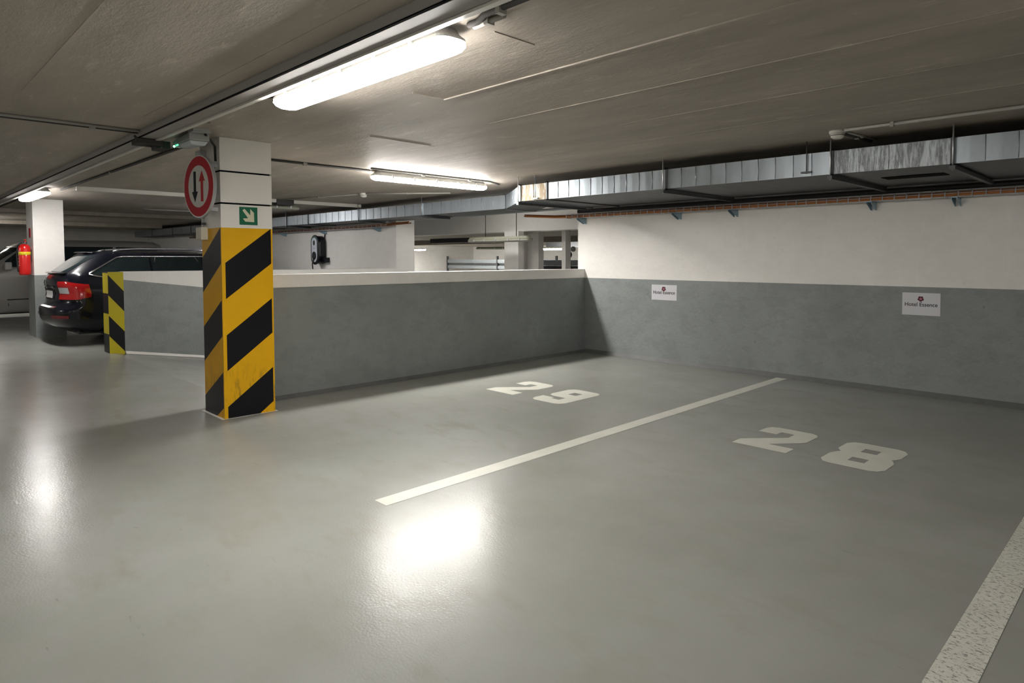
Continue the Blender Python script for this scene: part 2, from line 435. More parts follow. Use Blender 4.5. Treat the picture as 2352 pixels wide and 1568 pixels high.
def number(x0, x1, y0, second, label):
    t = thing('painted_bay_number', (x0, y0, 0), label, 'floor number')
    w = .405; h = .635
    o = MB(); with_hole(o.bm, digit2(x0, y0, w, h), [], .0016); o.build('digit', 'mark_fresh', t)
    o = MB(); X = x1
    def q(P): return [(X+u*w, y0+v*h) for u, v in P]
    if second == 8:
        out = [(.08,.03),(.2,0),(.8,0),(.92,.03),(1,.12),(1,.40),(.94,.50),(.9,.53),(.94,.56),(1,.64),(1,.88),(.92,.97),(.8,1),(.2,1),(.08,.97),(0,.88),(0,.62),(.06,.55),(.10,.52),(.05,.46),(0,.37),(0,.12)]
        holes = [[(.37,.225),(.63,.225),(.63,.375),(.37,.375)], [(.37,.62),(.63,.62),(.63,.775),(.37,.775)]]
    else:
        out = [(.08,.03),(.2,0),(.8,0),(.92,.03),(1,.12),(1,.88),(.92,.97),(.8,1),(.2,1),(.08,.97),(0,.88),(0,.52),(.06,.43),(.2,.39),(.62,.39),(.62,.24),(.37,.24),(.37,.31),(0,.31),(0,.12)]
        holes = [[(.37,.62),(.63,.62),(.63,.78),(.37,.78)]]
    with_hole(o.bm, q(out), [q(hh) for hh in holes], .0016); o.build('digit', 'mark_fresh', t)
number(-2.332, -1.715, 4.383, 8, 'large white number 28 painted on the floor of the right bay')
number(-5.105, -4.472, 4.398, 9, 'large white number 29 painted on the floor of the bay by the parapet')

# ------------------------------------------------------------------ luminaires
def ring_rr(hx, hy, z, r, n=5, c=(0,0)):
    pts = []
    for sx, sy, a0 in ((1,1,0),(-1,1,PI/2),(-1,-1,PI),(1,-1,3*PI/2)):
        for k in range(n+1):
            a = a0+PI/2*k/n
            pts.append((c[0]+sx*(hx-r)+r*math.cos(a), c[1]+sy*(hy-r)+r*math.sin(a), z))
    return pts
def luminaire(loc, rotz, label, lens='lamp_lens', L=1.68, W=.165, group='tube luminaires on the ceiling', name='ceiling_luminaire', body='plastic_grey'):
    t = thing(name, (0,0,0), label, 'lamp', group)
    hx, hy = L/2, W/2
    MB().loft([ring_rr(hx-.05, hy-.03, .105, .03), ring_rr(hx-.03, hy-.016, .078, .05), ring_rr(hx-.004, hy-.002, .058, .058), ring_rr(hx-.001, hy-.001, .046, .06)], smooth=False).build('housing', body, t)
    MB().loft([ring_rr(hx-.004, hy-.004, .046, .058), ring_rr(hx-.001, hy-.001, .030, .06), ring_rr(hx-.012, hy-.012, .014, .055), ring_rr(hx-.035, hy-.030, .002, .045), ring_rr(hx-.06, hy-.045, 0, .035)]).build('lens', lens, t)
    t.location = (0,0,0)
    for s in (-1, 1):
        for x in (-.62, -.32, 0, .32, .62):
            MB().box(x*L/1.68-.012, x*L/1.68+.012, s*(hy+.003)-.005, s*(hy+.003)+.005, .020, .066).build('clip', 'zinc_wire', t)
    t.location = loc; t.rotation_euler.z = rotz
    return t
LG = None
big = luminaire((-3.08, 1.775, 2.238), 0, 'big lit tube luminaire on the ceiling beside the cable trunking, largest in view')
for o in ALLOBJ():
    if o.parent == big and o.name.startswith('lens'):
        o.data.materials.append(MATS['lamp_end_yellowed'])
        for f in o.data.polygons:
            if f.center.x < -.80 and f.center.z > .004: f.material_index = 1
luminaire((-6.62, 4.86, 2.238), PI/2, 'lit tube luminaire on the ceiling above the ramp behind the parapet', lens='lamp_lens_ramp')
luminaire((-12.35, 1.76, 2.238), 0, 'lit tube luminaire above the white pillar at the left edge', lens='lamp_lens_left')
OFF = 'ceiling lamps further off in the garage'  # group also holds unseen lamps added as fill light
for (x, y, r) in ((-21, 1.78, 0), (-5.9, -5.2, PI/2), (-14.5, -3.6, PI/2), (4.7, 1.78, 0), (2.2, -4.6, PI/2), (1.5, -1.6, 0)):  # unseen lamps; the eastern ones added to fill ceiling and parapet
    luminaire((x, y, 2.238), r, 'lit tube luminaire outside the picture, one of a set partly added as fill', group=OFF)
luminaire((-9.2, 7.85, 2.238), 0, 'added dim fill lamp unseen behind the duct above the ramp exit', lens='fill_lens_dim', group=OFF)  # added out of sight to brighten lintel and pier
luminaire((-13.55, 4.95, 2.238), 0, 'added fill lamp over the black car, unseen behind the striped pillar', lens='fill_lens_bay', L=1.35, group=OFF)  # added out of sight to brighten the charger wall
luminaire((-11.35, 4.7, 2.20), PI/2, 'unlit olive grey tube luminaire on the ceiling near the charger wall', lens='lamp_lens_off', L=1.4, body='plastic_olive')
# low hanging lamps of the lower level
l1 = luminaire((-9.35, 8.4, 1.65), 0, 'unlit tube luminaire hung on two thin rods over the ramp exit', lens='lamp_lens_off', L=1.75, body='plastic_olive', group='hanging lamps')
for x in (-.39, .48):
    r = MB().tube([(-9.35+x, 8.4, 1.75), (-9.35+x, 8.4, CZ)], .007, 6).build('rod', 'cable_black'); r.parent = l1; r.matrix_parent_inverse = Matrix.Translation((9.35, -8.4, -1.65))
luminaire((-15.24, 16.0, 1.62), 0, 'lit tube luminaire seen through the right opening of the ramp exit', lens='lamp_lens_far', L=1.75, W=.2, group='hanging lamps')
luminaire((-23.6, 16.0, 1.66), 0, 'lit tube luminaire glowing beside the white pier past the charger wall', lens='lamp_lens_far', L=2.4, W=.2, group='hanging lamps')
luminaire((-17.95, 16.0, 1.66), 0, 'unlit tube luminaire hanging in the lower level behind the slim pillar', lens='lamp_lens_off', L=2.2, body='plastic_olive', group='hanging lamps')

# ------------------------------------------------------------------ ceiling trunking (wide flat cable channel)
t = thing('cable_trunking', (-5, 1.57, CZ), 'wide flat grey cable trunking running along the ceiling beside the big lamp', 'trunking')
ty0, ty1, tz = 1.505, 1.645, 2.292
MB().box(XL, 2.5, ty0, ty1-.002, tz, CZ-.001).build('channel', 'tray_metal', t)
o = MB(); o.box(XL, 2.5, ty0-.003, ty0+.006, tz-.003, tz+.004); o.build('seam', 'black_slot', t)
o = MB(); o.box(XL, 2.5, ty0+.008, ty1-.036, tz-.0045, tz-.0005); o.build('cover', 'tray_metal', t)
o = MB(); o.loft([[(XL,ty1-.030,tz-.016),(XL,ty1+.006,tz-.012),(XL,ty1+.006,tz+.004),(XL,ty1-.030,tz-.001)], [(2.5,ty1-.030,tz-.016),(2.5,ty1+.006,tz-.012),(2.5,ty1+.006,tz+.004),(2.5,ty1-.030,tz-.001)]], smooth=False); o.build('lip', 'plastic_white', t)  # lip coloured pale to stand in for lamplight on the edge

def conduit(name, pts, r, mat, label, cat='conduit', clips=(), grp=None):
    pts = [(a, b_, min(z, CZ-r-.0005) if z < 2.30 else CZ-r-.0005) for a, b_, z in pts]
    o = MB().tube(pts, r, 10).build(name, mat)
    tag(o, label, cat, grp)
    if not clips: clips = (tuple((Vector(pts[0])+Vector(pts[1]))/2),)
    for p in clips:
        k = MB().box(p[0]-.012, p[0]+.012, p[1]-.02, p[1]+.02, p[2]-r-.004, CZ-.0004).build('clip', 'conduit_light'); k.parent = o
    return o
conduit('pipe_conduit', [(-27,1.80,2.325),(-13.3,1.80,2.325)], .012, 'conduit_grey', 'thin conduit beside the trunking left of the far lamp')
conduit('pipe_conduit', [(-11.4,1.71,2.322),(-4.05,1.71,2.322),(-3.98,1.75,2.318)], .013, 'conduit_grey', 'dark conduit between the far left lamp and the big lamp', clips=((-4.15,1.71,2.322),(-5.0,1.71,2.322)))
conduit('pipe_conduit', [(-2.19,1.80,2.30),(-2.13,1.80,2.318),(-2.05,1.765,2.325),(2.5,1.765,2.325)], .013, 'conduit_grey', 'dark conduit leaving the near end of the big lamp', clips=((-1.95,1.765,2.325),))
conduit('pipe_conduit', [(-2.0,1.83,2.328),(-2.19,1.83,2.328)], .012, 'conduit_light', 'short pale conduit stub at the near end of the big lamp')
conduit('pipe_conduit', [(-11.6,1.97,2.325),(-6.05,1.97,2.325),(-5.95,1.9,2.32)], .014, 'conduit_grey', 'dark conduit on the ceiling between trunking and striped pillar')
conduit('pipe_conduit', [(-5.885,-7.9,2.325),(-5.885,1.50,2.325)], .013, 'conduit_grey', 'upper of two parallel conduits crossing the ceiling at far left', clips=((-5.88,1.20,2.325),))
conduit('pipe_conduit', [(-5.845,-7.9,2.322),(-5.845,1.50,2.322)], .011, 'conduit_light', 'lower pale one of the two parallel conduits at far left')
conduit('pipe_conduit', [(-6.56,2.2,2.325),(-6.60,3.98,2.325)], .013, 'conduit_grey', 'conduit on the ceiling from the striped pillar to the ramp lamp', clips=((-6.57,3.2,2.325),))
conduit('pipe_conduit', [(-6.45,3.9,2.33),(-6.45,5.62,2.33),(-6.62,5.95,2.325)], .010, 'conduit_light', 'pale thin conduit running alongside the ramp lamp', clips=((-6.45,4.6,2.33),(-6.45,5.3,2.33)))
conduit('pipe_conduit', [(-6.1,2.01,2.31),(-6.45,2.2,2.315)], .012, 'conduit_grey', 'short conduit behind the emergency light')
conduit('pipe_conduit', [(-1.89,5.265,2.325),(2.0,5.23,2.325)], .013, 'conduit_light', 'pale conduit leading right from the near smoke detector', clips=((-1.55,5.262,2.325),))
conduit('pipe_conduit', [(-1.95,5.38,2.322),(-1.90,5.9,2.322)], .014, 'conduit_grey', 'dark conduit from the near smoke detector back over the duct')
conduit('pipe_conduit', [(-1.915,5.40,2.328),(-1.86,5.9,2.328)], .009, 'conduit_light', 'thin pale conduit beside the dark one behind the near smoke detector')
conduit('pipe_conduit', [(-9.0,5.35,2.325),(-8.0,6.2,2.325)], .011, 'conduit_light', 'pale conduit running right from the smoke detector over the ramp')
conduit('pipe_conduit', [(-9.1,5.35,2.325),(-11.0,4.9,2.325)], .010, 'conduit_light', 'pale conduit running left from the smoke detector over the ramp')
conduit('pipe_conduit', [(-15,3.9,2.325),(-15,6.4,2.325)], .014, 'conduit_light', 'pale conduit on the ceiling above the black car')
conduit('pipe_conduit', [(-18,1.9,2.325),(-18,6.6,2.325)], .02, 'conduit_grey', 'dark conduit on the ceiling far behind the white pillar')
# white box trunking along Y over the ramp wall
tag(MB().box(-11.10,-11.02,2.05,4.85,2.29,CZ).build('white_trunking', 'plastic_white'), 'long white box trunking on the ceiling behind the striped pillar', 'trunking')
tag(MB().box(-11.10,-11.02,5.15,6.45,2.29,CZ).build('white_trunking', 'plastic_white'), 'white box trunking on the ceiling right of the dark junction box', 'trunking')
tag(MB().box(-11.14,-11.0,4.85,5.15,2.25,CZ,).build('junction_box', 'cable_black', bevel=.005), 'dark junction box between two white trunkings over the ramp wall', 'junction box')
# junction cluster beside the emergency light
t = thing('junction_box', (-5.95, 1.6, 2.27), 'grey junction box with crossing cables under the trunking near the striped pillar', 'junction box')
MB().box(-6.02,-5.84,1.49,1.665,2.245,2.283).build('bracket', 'conduit_grey', t, bevel=.004)
MB().box(-6.25,-6.03,1.69,1.775,2.25,2.31).build('box', 'conduit_grey', t, bevel=.006)
MB().tube([(-5.88,1.48,2.30),(-5.9,1.50,2.262),(-5.93,1.6,2.240),(-6.0,1.70,2.255)], .009, 8).build('cable', 'cable_black', t)
MB().tube([(-5.86,1.47,2.30),(-5.87,1.52,2.258),(-5.92,1.66,2.236),(-6.0,1.70,2.26)], .008, 8).build('cable', 'cable_black', t)
# smoke detectors
def detector(loc, label):
    t = thing('smoke_detector', loc, label, 'smoke detector', 'smoke detectors on the ceiling'); x, y, z = loc
    MB().lathe([(.062,0),(.062,-.018),(.052,-.024)], (x,y,CZ), n=28).build('base', 'plastic_white', t)
    MB().lathe([(.050,-.024),(.054,-.032),(.048,-.050),(.030,-.062),(.004,-.066)], (x,y,CZ), n=28).build('sensor_head', 'plastic_white', t)
    MB().lathe([(.0545,-.036),(.0535,-.040)], (x,y,CZ), n=28).build('vent_slot', 'black_slot', t)
detector((-1.965,5.33,CZ), 'white smoke detector on the ceiling above the ventilation duct at right')
detector((-9.063,5.35,CZ), 'white smoke detector on the ceiling below the ramp lamp')
detector((-15.12,5.1,CZ), 'small distant white smoke detector above the black car')

# ------------------------------------------------------------------ emergency light and signs on the pillar
t = thing('emergency_light', (-5.7, 1.83, 2.3), 'clear ceiling emergency light with a green glowing lamp next to the pillar top', 'emergency light')
Lx0, Lx1 = -6.02, -5.50
MB().loft([[(Lx1,1.75,2.262),(Lx1,1.90,2.262),(Lx1,1.90,2.318),(Lx1,1.75,2.318)],[(Lx0,1.79,2.278),(Lx0,1.87,2.278),(Lx0,1.87,2.318),(Lx0,1.79,2.318)]], smooth=False).build('housing', 'plastic_grey', t, bevel=.006)
MB().loft([[(Lx1-.01,1.755,2.262),(Lx1-.01,1.895,2.262),(Lx1-.03,1.875,2.228),(Lx1-.03,1.775,2.228)],[(Lx0+.20,1.77,2.268),(Lx0+.20,1.885,2.268),(Lx0+.20,1.865,2.24),(Lx0+.20,1.79,2.24)]], smooth=False).build('lens', 'emergency_lens', t, bevel=.008)
MB().loft([[(Lx0+.20,1.77,2.268),(Lx0+.20,1.885,2.268),(Lx0+.20,1.865,2.24),(Lx0+.20,1.79,2.24)],[(Lx0+.0,1.79,2.278),(Lx0+.0,1.87,2.278),(Lx0+.03,1.86,2.262),(Lx0+.03,1.80,2.262)]], smooth=False).build('tinted_lens', 'green_lens', t)
MB().lathe([(.002,-.010),(.010,0),(.002,.010)], (Lx0+.08,1.775,2.262), n=10).build('indicator', 'led_green', t)
MB().box(-5.56,-5.44,1.76,1.89,2.318,CZ).build('mount', 'plastic_grey', t)
MB().tube([(-5.48,1.86,2.31),(-5.66,1.96,2.30),(-5.74,2.02,2.27),(-5.76,2.03,2.15)], .010, 8).build('cable', 'cable_black', t)
# round priority sign (faces -Y, turned slightly to the bay)
t = thing('road_sign', (-5.80,1.905,1.935), 'round red bordered road sign with black and red arrows on the striped pillar', 'sign')
M = Matrix.Translation((-5.79,1.905,1.935)) @ Matrix.Rotation(math.radians(7), 4, 'Z') @ Matrix.Rotation(PI/2, 4, 'X')   # local z -> -Y
def disc(r, n=64): return [(r*math.cos(2*PI*k/n), r*math.sin(2*PI*k/n)) for k in range(n)]
R0 = .257
MB().prism(disc(R0), M, -.022, 0).build('plate', 'sign_metal', t)
MB().prism(disc(R0-.004), M, 0, .0008).build('outer_edge', 'sign_white', t)
MB().prism(disc(R0-.012), M, .0008, .0016).build('border', 'sign_red', t)
MB().prism(disc(R0*.665), M, .0016, .0024).build('centre_field', 'sign_white', t)
def arrow(cx, up, w=.021, hw=.050, L=.125, head=.085):
    s = 1 if up else -1
    P = [(cx-w, -s*L), (cx+w, -s*L), (cx+w, s*(L-head)), (cx+hw, s*(L-head)), (cx, s*(L+.002)), (cx-hw, s*(L-head)), (cx-w, s*(L-head))]
    return P if up else P[::-1]
MB().prism(arrow(-.058, False), M, .0024, .003).build('black_arrow', 'sign_black', t)
MB().prism(arrow(.062, True), M, .0024, .003).build('red_arrow', 'sign_red', t)
MB().box(-5.83,-5.77,1.925,2.046,1.74,1.77).box(-5.83,-5.77,1.925,2.046,2.10,2.13).box(-5.84,-5.76,1.918,1.928,1.70,2.16).build('bracket', 'sign_metal', t)
# cream switch box and its conduit
t = thing('switch_box', (-6.06,2.03,1.57), 'small cream switch box on the striped pillar under the round sign', 'switch box')
MB().box(-6.13,-6.00,1.985,2.0445,1.505,1.615).build('box', 'plastic_cream', t, bevel=.006)
MB().tube([(-6.07,2.03,1.61),(-6.07,2.03,2.115)], .009, 8).build('conduit', 'plastic_grey', t)
MB().box(-6.08,-6.05,2.015,2.044,1.635,1.655).build('clip', 'cable_black', t)
# grey plate high on the pillar
tag(MB().box(-6.15,-6.02,2.0,2.0448,2.12,2.27).build('cable_cover', 'plastic_grey', bevel=.004), 'grey cover box high on the pillar above the round sign', 'cover box')
# green escape arrow
t = thing('escape_sign', (px1,2.27,1.70), 'small square green sign with a cream diagonal arrow on the pillar', 'sign')
M = Matrix.Translation((px1+.0005,2.2695,1.7065)) @ Matrix(((0,0,1,0),(1,0,0,0),(0,1,0,0),(0,0,0,1)))
h = .0755
MB().prism([(-h,-h),(h,-h),(h,h),(-h,h)], M, 0, .002).build('plate', 'sign_green', t)
k = .0755
AR = [(-.70,.62),(-.50,.82),(.10,.16),(.18,.84),(.52,.52),(.62,-.72),(-.36,-.66),(-.62,-.34),(-.10,-.20)]
AR = [(-.66,.60),(-.44,.80),(.20,.08),(.20,.80),(.60,.38),(.62,-.66),(-.36,-.64),(-.62,-.30),(-.05,-.24)]
MB().prism([(u*k, v*k) for u, v in AR][::-1], M, .002, .003).build('arrow', 'sign_cream', t)

# ------------------------------------------------------------------ paper signs on the right wall
def text_mesh(txt, size, name):
    cu = bpy.data.curves.new(name, 'FONT'); cu.body = txt; cu.size = size; cu.align_x = 'CENTER'; cu.extrude = .0004; cu.offset = .0006*size/.05
    ob = bpy.data.objects.new(name, cu); COL.objects.link(ob)
    dg = bpy.context.evaluated_depsgraph_get(); me = bpy.data.meshes.new_from_object(ob.evaluated_get(dg))
    bpy.data.objects.remove(ob); return me
def paper(x0, x1, z0, z1, label):
    t = thing('paper_sign', ((x0+x1)/2, WY, (z0+z1)/2), label, 'sign', 'paper signs on the grey wall')
    y = WY-.002
    MB().box(x0, x1, y-.001, y+.001, z0, z1).build('sheet', 'paper_white', t)
    cx = (x0+x1)/2; W = x1-x0; H = z1-z0
    o = MB()
    fc = (cx-.01*W, z1-.27*H); R = .040*W*1.35
    for i in range(5):
        a = PI/2 + PI/5 + 2*PI*i/5
        c0 = (fc[0]+R*math.cos(a), fc[1]+R*math.sin(a))
        r = R*.62
        pts = []
        for kk in range(14):
            b_ = 2*PI*kk/14; rr = r*(1 - .12*math.cos(2*(b_-a)))
            pts.append((c0[0]+rr*math.cos(b_), y-.0016, c0[1]+rr*math.sin(b_)))
        o.bm.faces.new([o.bm.verts.new(p) for p in pts])
    o.build('flower_logo', 'print_maroon', t)
    o = MB(); o.bm.faces.new([o.bm.verts.new((fc[0]+R*.62*math.cos(2*PI*q/16), y-.0018, fc[1]+R*.62*math.sin(2*PI*q/16))) for q in range(16)]); o.build('logo_centre', 'print_pink', t)
    me = text_mesh('Hotel Essence', .148*W, 'lettering')
    xs = [v.co.x for v in me.vertices]; sc = .86*W/(max(xs)-min(xs)); mid = (max(xs)+min(xs))/2
    # small serifs under and over the stems of H, l, t, E
    ob = bpy.data.objects.new('lettering', me); COL.objects.link(ob); me.materials.clear(); me.materials.append(MATS['print_black'])
    for v in me.vertices:
        X, Yv, Z = v.co; v.co = (cx + (X-mid)*sc, y-.0015-Z, z0+.40*H + Yv*sc*1.05)
    ob.parent = t; ob.matrix_parent_inverse = Matrix.Translation(-Vector(t.location))
    return t
paper(-4.975, -4.592, .806, 1.004, 'white paper sign with red flower logo, the left one nearer the corner')
paper(-1.980, -1.647, .791, 1.010, 'white paper sign with red flower logo, the right one at the picture edge')

# ------------------------------------------------------------------ ventilation duct
t = thing('ventilation_duct', (-3, 5.7, 2.05), 'long rectangular galvanised ventilation duct under the ceiling along the right wall', 'duct')
DY0, DY1, DZ0, DZ1 = 5.66, 6.98, 2.052, 2.245
def section(p0, p1, mat, pw=.165, depth=1.39, dep0=None):
    """duct run from p0 to p1 (x,y on its front lower edge), body behind it; panels with shallow creases"""
    a = Vector((p0[0], p0[1], 0)); b_ = Vector((p1[0], p1[1], 0)); d = b_-a; L = d.length; d.normalize()
    n = Vector((-d.y, d.x, 0));
    if n.y < 0: n = -n
    k = max(1, round(L/pw)); o = MB(); rings = []
    for i in range(2*k+1):
        q = a + d*(L*i/(2*k)); bulge = .0016 if i % 2 else 0
        if i in (0, 2*k): bulge = 0
        back = q + Vector((0, depth, 0)) if dep0 is None else q + Vector((0, dep0, 0))
        f0 = q - n*bulge
        rings.append([(f0.x, f0.y, DZ0), (f0.x, f0.y, DZ1), (back.x, back.y, DZ1), (back.x, back.y, DZ0), ((f0.x+back.x)/2, (f0.y+back.y)/2, DZ0-bulge)])
    o.loft(rings, smooth=False)
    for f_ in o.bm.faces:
        if abs(f_.calc_center_median().z-(DZ0+DZ1)/2) > .05: f_.material_index = 1  # underside and top take the darker copy, shade put into their colour
    # narrow raised seams
    for i in range(1, k):
        q = a + d*(L*i/k)
        o.tube([(q.x-n.x*.002, q.y-n.y*.002, DZ0+.004), (q.x-n.x*.002, q.y-n.y*.002, DZ1-.004)], .0035, 4)
    return o.build('duct_section', [mat, 'galvanised_shaded'], t)
def flange(x, y, dy=1.39, w=.022, mat='flange_dark', nx=0.):
    o = MB(); h = .014
    o.box(x-w/2, x+w/2, y-h, y+dy, DZ0-h, DZ0); o.box(x-w/2, x+w/2, y-h, y+dy, DZ1, DZ1+h)
    o.box(x-w/2, x+w/2, y-h, y, DZ0-h, DZ1+h)
    return o.build('flange', mat, t)
xs = [2.5, .35, -1.25, -2.125, -3.765, -5.44, -5.90]
ms = ['galvanised', 'galvanised', 'galvanised_lime', 'galvanised', 'galvanised', 'galvanised_rust']
for i, m_ in enumerate(ms):
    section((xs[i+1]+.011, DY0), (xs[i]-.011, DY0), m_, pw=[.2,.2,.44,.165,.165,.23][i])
for x in xs[1:-1]: flange(x, DY0)
flange(-5.905, DY0, mat='galvanised', w=.035)
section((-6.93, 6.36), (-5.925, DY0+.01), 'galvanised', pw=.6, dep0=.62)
xl = [-6.95, -8.95, -10.95, -12.95, -13.95, -15.4, -16.9, -18.4, -20.0, -21.6, -23.6, -25.6]
for i in range(len(xl)-1):
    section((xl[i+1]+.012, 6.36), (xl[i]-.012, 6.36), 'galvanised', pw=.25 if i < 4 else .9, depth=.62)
for x in xl[:-1]: flange(x, 6.36, .62, mat='galvanised' if x > -12 else 'flange_dark', w=.03)
# slot in the underside
MB().box(-1.90,-1.42,6.17,6.36,DZ0-.006,DZ0-.001).build('air_slot', 'black_slot', t)
# hangers: threaded rods and cross rails
def hanger(x, y0, y1, back=.0):
    o = MB(); o.box(x-.02, x+.02, y0-.045, y1, DZ0-.045, DZ0-.016); o.build('support_rail', 'flange_dark', t)
    MB().tube([(x, y0-.03, DZ0-.05), (x, y0-.03, CZ)], .006, 6).build('threaded_rod', 'zinc_wire', t)
for x in (-1.24, -2.13, -3.79): hanger(x, DY0, 7.05)
for x in (-5.93+.02, -8.93, -10.93, -13.93): hanger(x, DY0 if x > -6 else 6.36, 6.9)
MB().tube([(-2.335, DY0-.02, DZ0+.02), (-2.335, DY0-.02, CZ)], .005, 6).box(-2.38,-2.29,DY0-.028,DY0-.01,DZ0+.025,DZ0+.04).build('rod_clamp', 'flange_dark', t)
MB().tube([(-5.62, DY0-.02, DZ0-.02), (-5.62, DY0-.02, CZ)], .004, 6).box(-5.65,-5.58,DY0-.028,DY0-.01,DZ0+.01,DZ0+.025).build('rod_clamp', 'bracket_zinc', t)

# ------------------------------------------------------------------ wire cable tray along the walls with orange cables
def wire_tray(x0, x1, y0, y1, z0, h, step, label, br):
    t = thing('wire_cable_tray', ((x0+x1)/2, y0, z0), label, 'cable tray')
    o = MB(); r = .0032
    for (yy, zz) in ((y0, z0+h), (y0, z0+h*.5), (y0, z0), ((y0+y1)/2, z0), (y1, z0), (y1, z0+h)):
        o.tube([(x0, yy, zz), (x1, yy, zz)], r, 5)
    n = int((x1-x0)/step)
    for i in range(n+1):
        x = x0 + i*step
        o.tube([(x, y0, z0+h), (x, y0, z0), (x, y1, z0), (x, y1, z0+h)], r*1.9, 5)
    o.build('wire_basket', 'zinc_wire', t)
    for x in br:
        k = MB(); wy = y1+.035
        for s in (-.022, .022):
            k.loft([[(x+s-.002, wy, z0-.008), (x+s-.002, wy, z0-.085), (x+s-.002, wy-.03, z0-.085), (x+s-.002, y0-.01, z0-.025), (x+s-.002, y0-.01, z0-.008)],
                    [(x+s+.002, wy, z0-.008), (x+s+.002, wy, z0-.085), (x+s+.002, wy-.03, z0-.085), (x+s+.002, y0-.01, z0-.025), (x+s+.002, y0-.01, z0-.008)]], smooth=False)
        k.box(x-.024, x+.024, y0-.012, wy, z0-.010, z0-.005)
        k.build('bracket', 'bracket_zinc', t)
    return t
TX0, TX1 = -6.35, 2.4
wire_tray(TX0, TX1, 7.0, 7.115, 1.918, .058, .108, 'galvanised wire cable tray with orange cables high on the right wall', (-6.12, -4.55, -3.78, -2.26, -1.52, .3))
wire_tray(-22, -10.9, 6.93, 7.06, 1.955, .062, .17, 'wire cable tray high on the far wall above the charging station', (-20, -18, -15.6, -13.6, -11.4))
def cable(pts, r, mat, label, grp='cables in the wire trays', name='power_cable'):
    o = MB().tube(pts, r, 8).build(name, mat); tag(o, label, 'cable', grp)
for i, (yy, zz, r, mt) in enumerate(((7.02,1.933,.011,'cable_orange'),(7.045,1.931,.010,'cable_brown'),(7.072,1.933,.011,'cable_orange'),(7.028,1.955,.009,'cable_brown'),(7.06,1.953,.009,'cable_orange'))):
    pts = [(TX1,yy,zz),(0,yy,zz+.004),(-2,yy,zz),(-4,yy,zz+.003),(-6.2,yy,zz),(-6.6,yy-.02,zz+.01),(-6.9,yy-.03,zz+.03),(-7.2,yy-.03,zz+.05)]
    cable(pts, r, mt, 'orange and brown power cable lying in the tray on the right wall')
for i, (yy, zz, r, mt) in enumerate(((6.95,1.972,.012,'cable_brown'),(6.98,1.970,.011,'cable_orange'),(7.01,1.972,.012,'cable_brown'),(6.965,1.995,.010,'cable_orange'))):
    cable([(-22,yy,zz),(-11.6,yy,zz),(-11.0,yy,zz+.005),(-10.7,yy-.01,zz+.015),(-10.2,yy-.02,zz+.02)], r, mt, 'brown orange power cable in the tray above the charging station', 'cables in the far tray')
tag(MB().tube([(-6.2,7.092,2.012),(2.4,7.092,2.012)], .028, 14).build('insulated_pipe', 'cable_black'), 'black insulated pipe between the duct and the cable tray on the right wall', 'pipe')
# loose steel pipe under the duct
tag(MB().tube([(-10.86,7.2,2.08),(-6.26,7.2,2.08)], .02, 10).tube([(-8.9,7.2,2.08),(-8.9,7.2,CZ)], .005, 6).tube([(-7.2,7.2,2.08),(-7.2,7.2,CZ)], .005, 6).build('steel_pipe', 'galvanised'), 'thin steel pipe under the duct above the ramp exit', 'pipe')

# ------------------------------------------------------------------ lower level fittings
def guard(x0, x1, y, z, label):
    t = thing('guard_rail', ((x0+x1)/2, y, LOW), label, 'railing')
    MB().box(x0, x1, y-.03, y+.03, z-.16, z).build('beam', 'galvanised', t)
    MB().box(x0, x1, y-.02, y+.02, z-.42, z-.28).build('beam', 'galvanised', t)
    MB().box(x0, x1, y+.05, y+.08, z-.27, z-.17).build('beam', 'flange_dark', t)
    n = max(1, int((x1-x0)/2.6))
    for i in range(n+1):
        x = x0 + (x1-x0)*i/n
        MB().box(x-.04, x+.04, y-.04, y+.04, LOW, z+.16).build('post', 'flange_dark', t)
guard(-25.8, -18.5, 19.8, 1.28, 'galvanised guard rail in the lower level seen past the slim pillar')
guard(-13.9, -9.2, 14.0, 1.29, 'short guard rail seen through the right openings of the ramp exit')
tag(MB().box(-24,-10.6,12.9,13.1,1.78,1.93).build('ceiling_beam', 'ceiling_concrete'), 'dark ceiling beam across the lower level', 'beam')
tag(MB().box(-16.5,-14.5,12.0,12.4,1.80,1.929).build('ventilation_duct', 'car_trim'), 'dark blue duct under the ceiling of the lower level', 'duct')
tag(MB().box(-16.4,-13.9,17.0,17.2,1.72,1.929).build('louvre_panel', 'flange_dark'), 'dark slatted panel above the lit lamp in the right opening', 'panel')
t = thing('pipe_valve', (-9.43,10.5,LOW), 'small dark pipe valve with a round knob in the rightmost opening', 'valve')
MB().tube([(-9.43,10.5,LOW),(-9.43,10.5,1.45)], .02, 8).build('pipe', 'flange_dark', t)
MB().lathe([(.03,-.03),(.07,-.02),(.07,.02),(.03,.03)], (-9.40,10.45,1.42), (0,1,0)).build('knob', 'cable_black', t)
MB().lathe([(.03,-.03),(.055,-.02),(.055,.02),(.03,.03)], (-9.30,10.47,1.54), (0,1,0)).build('knob', 'conduit_light', t)

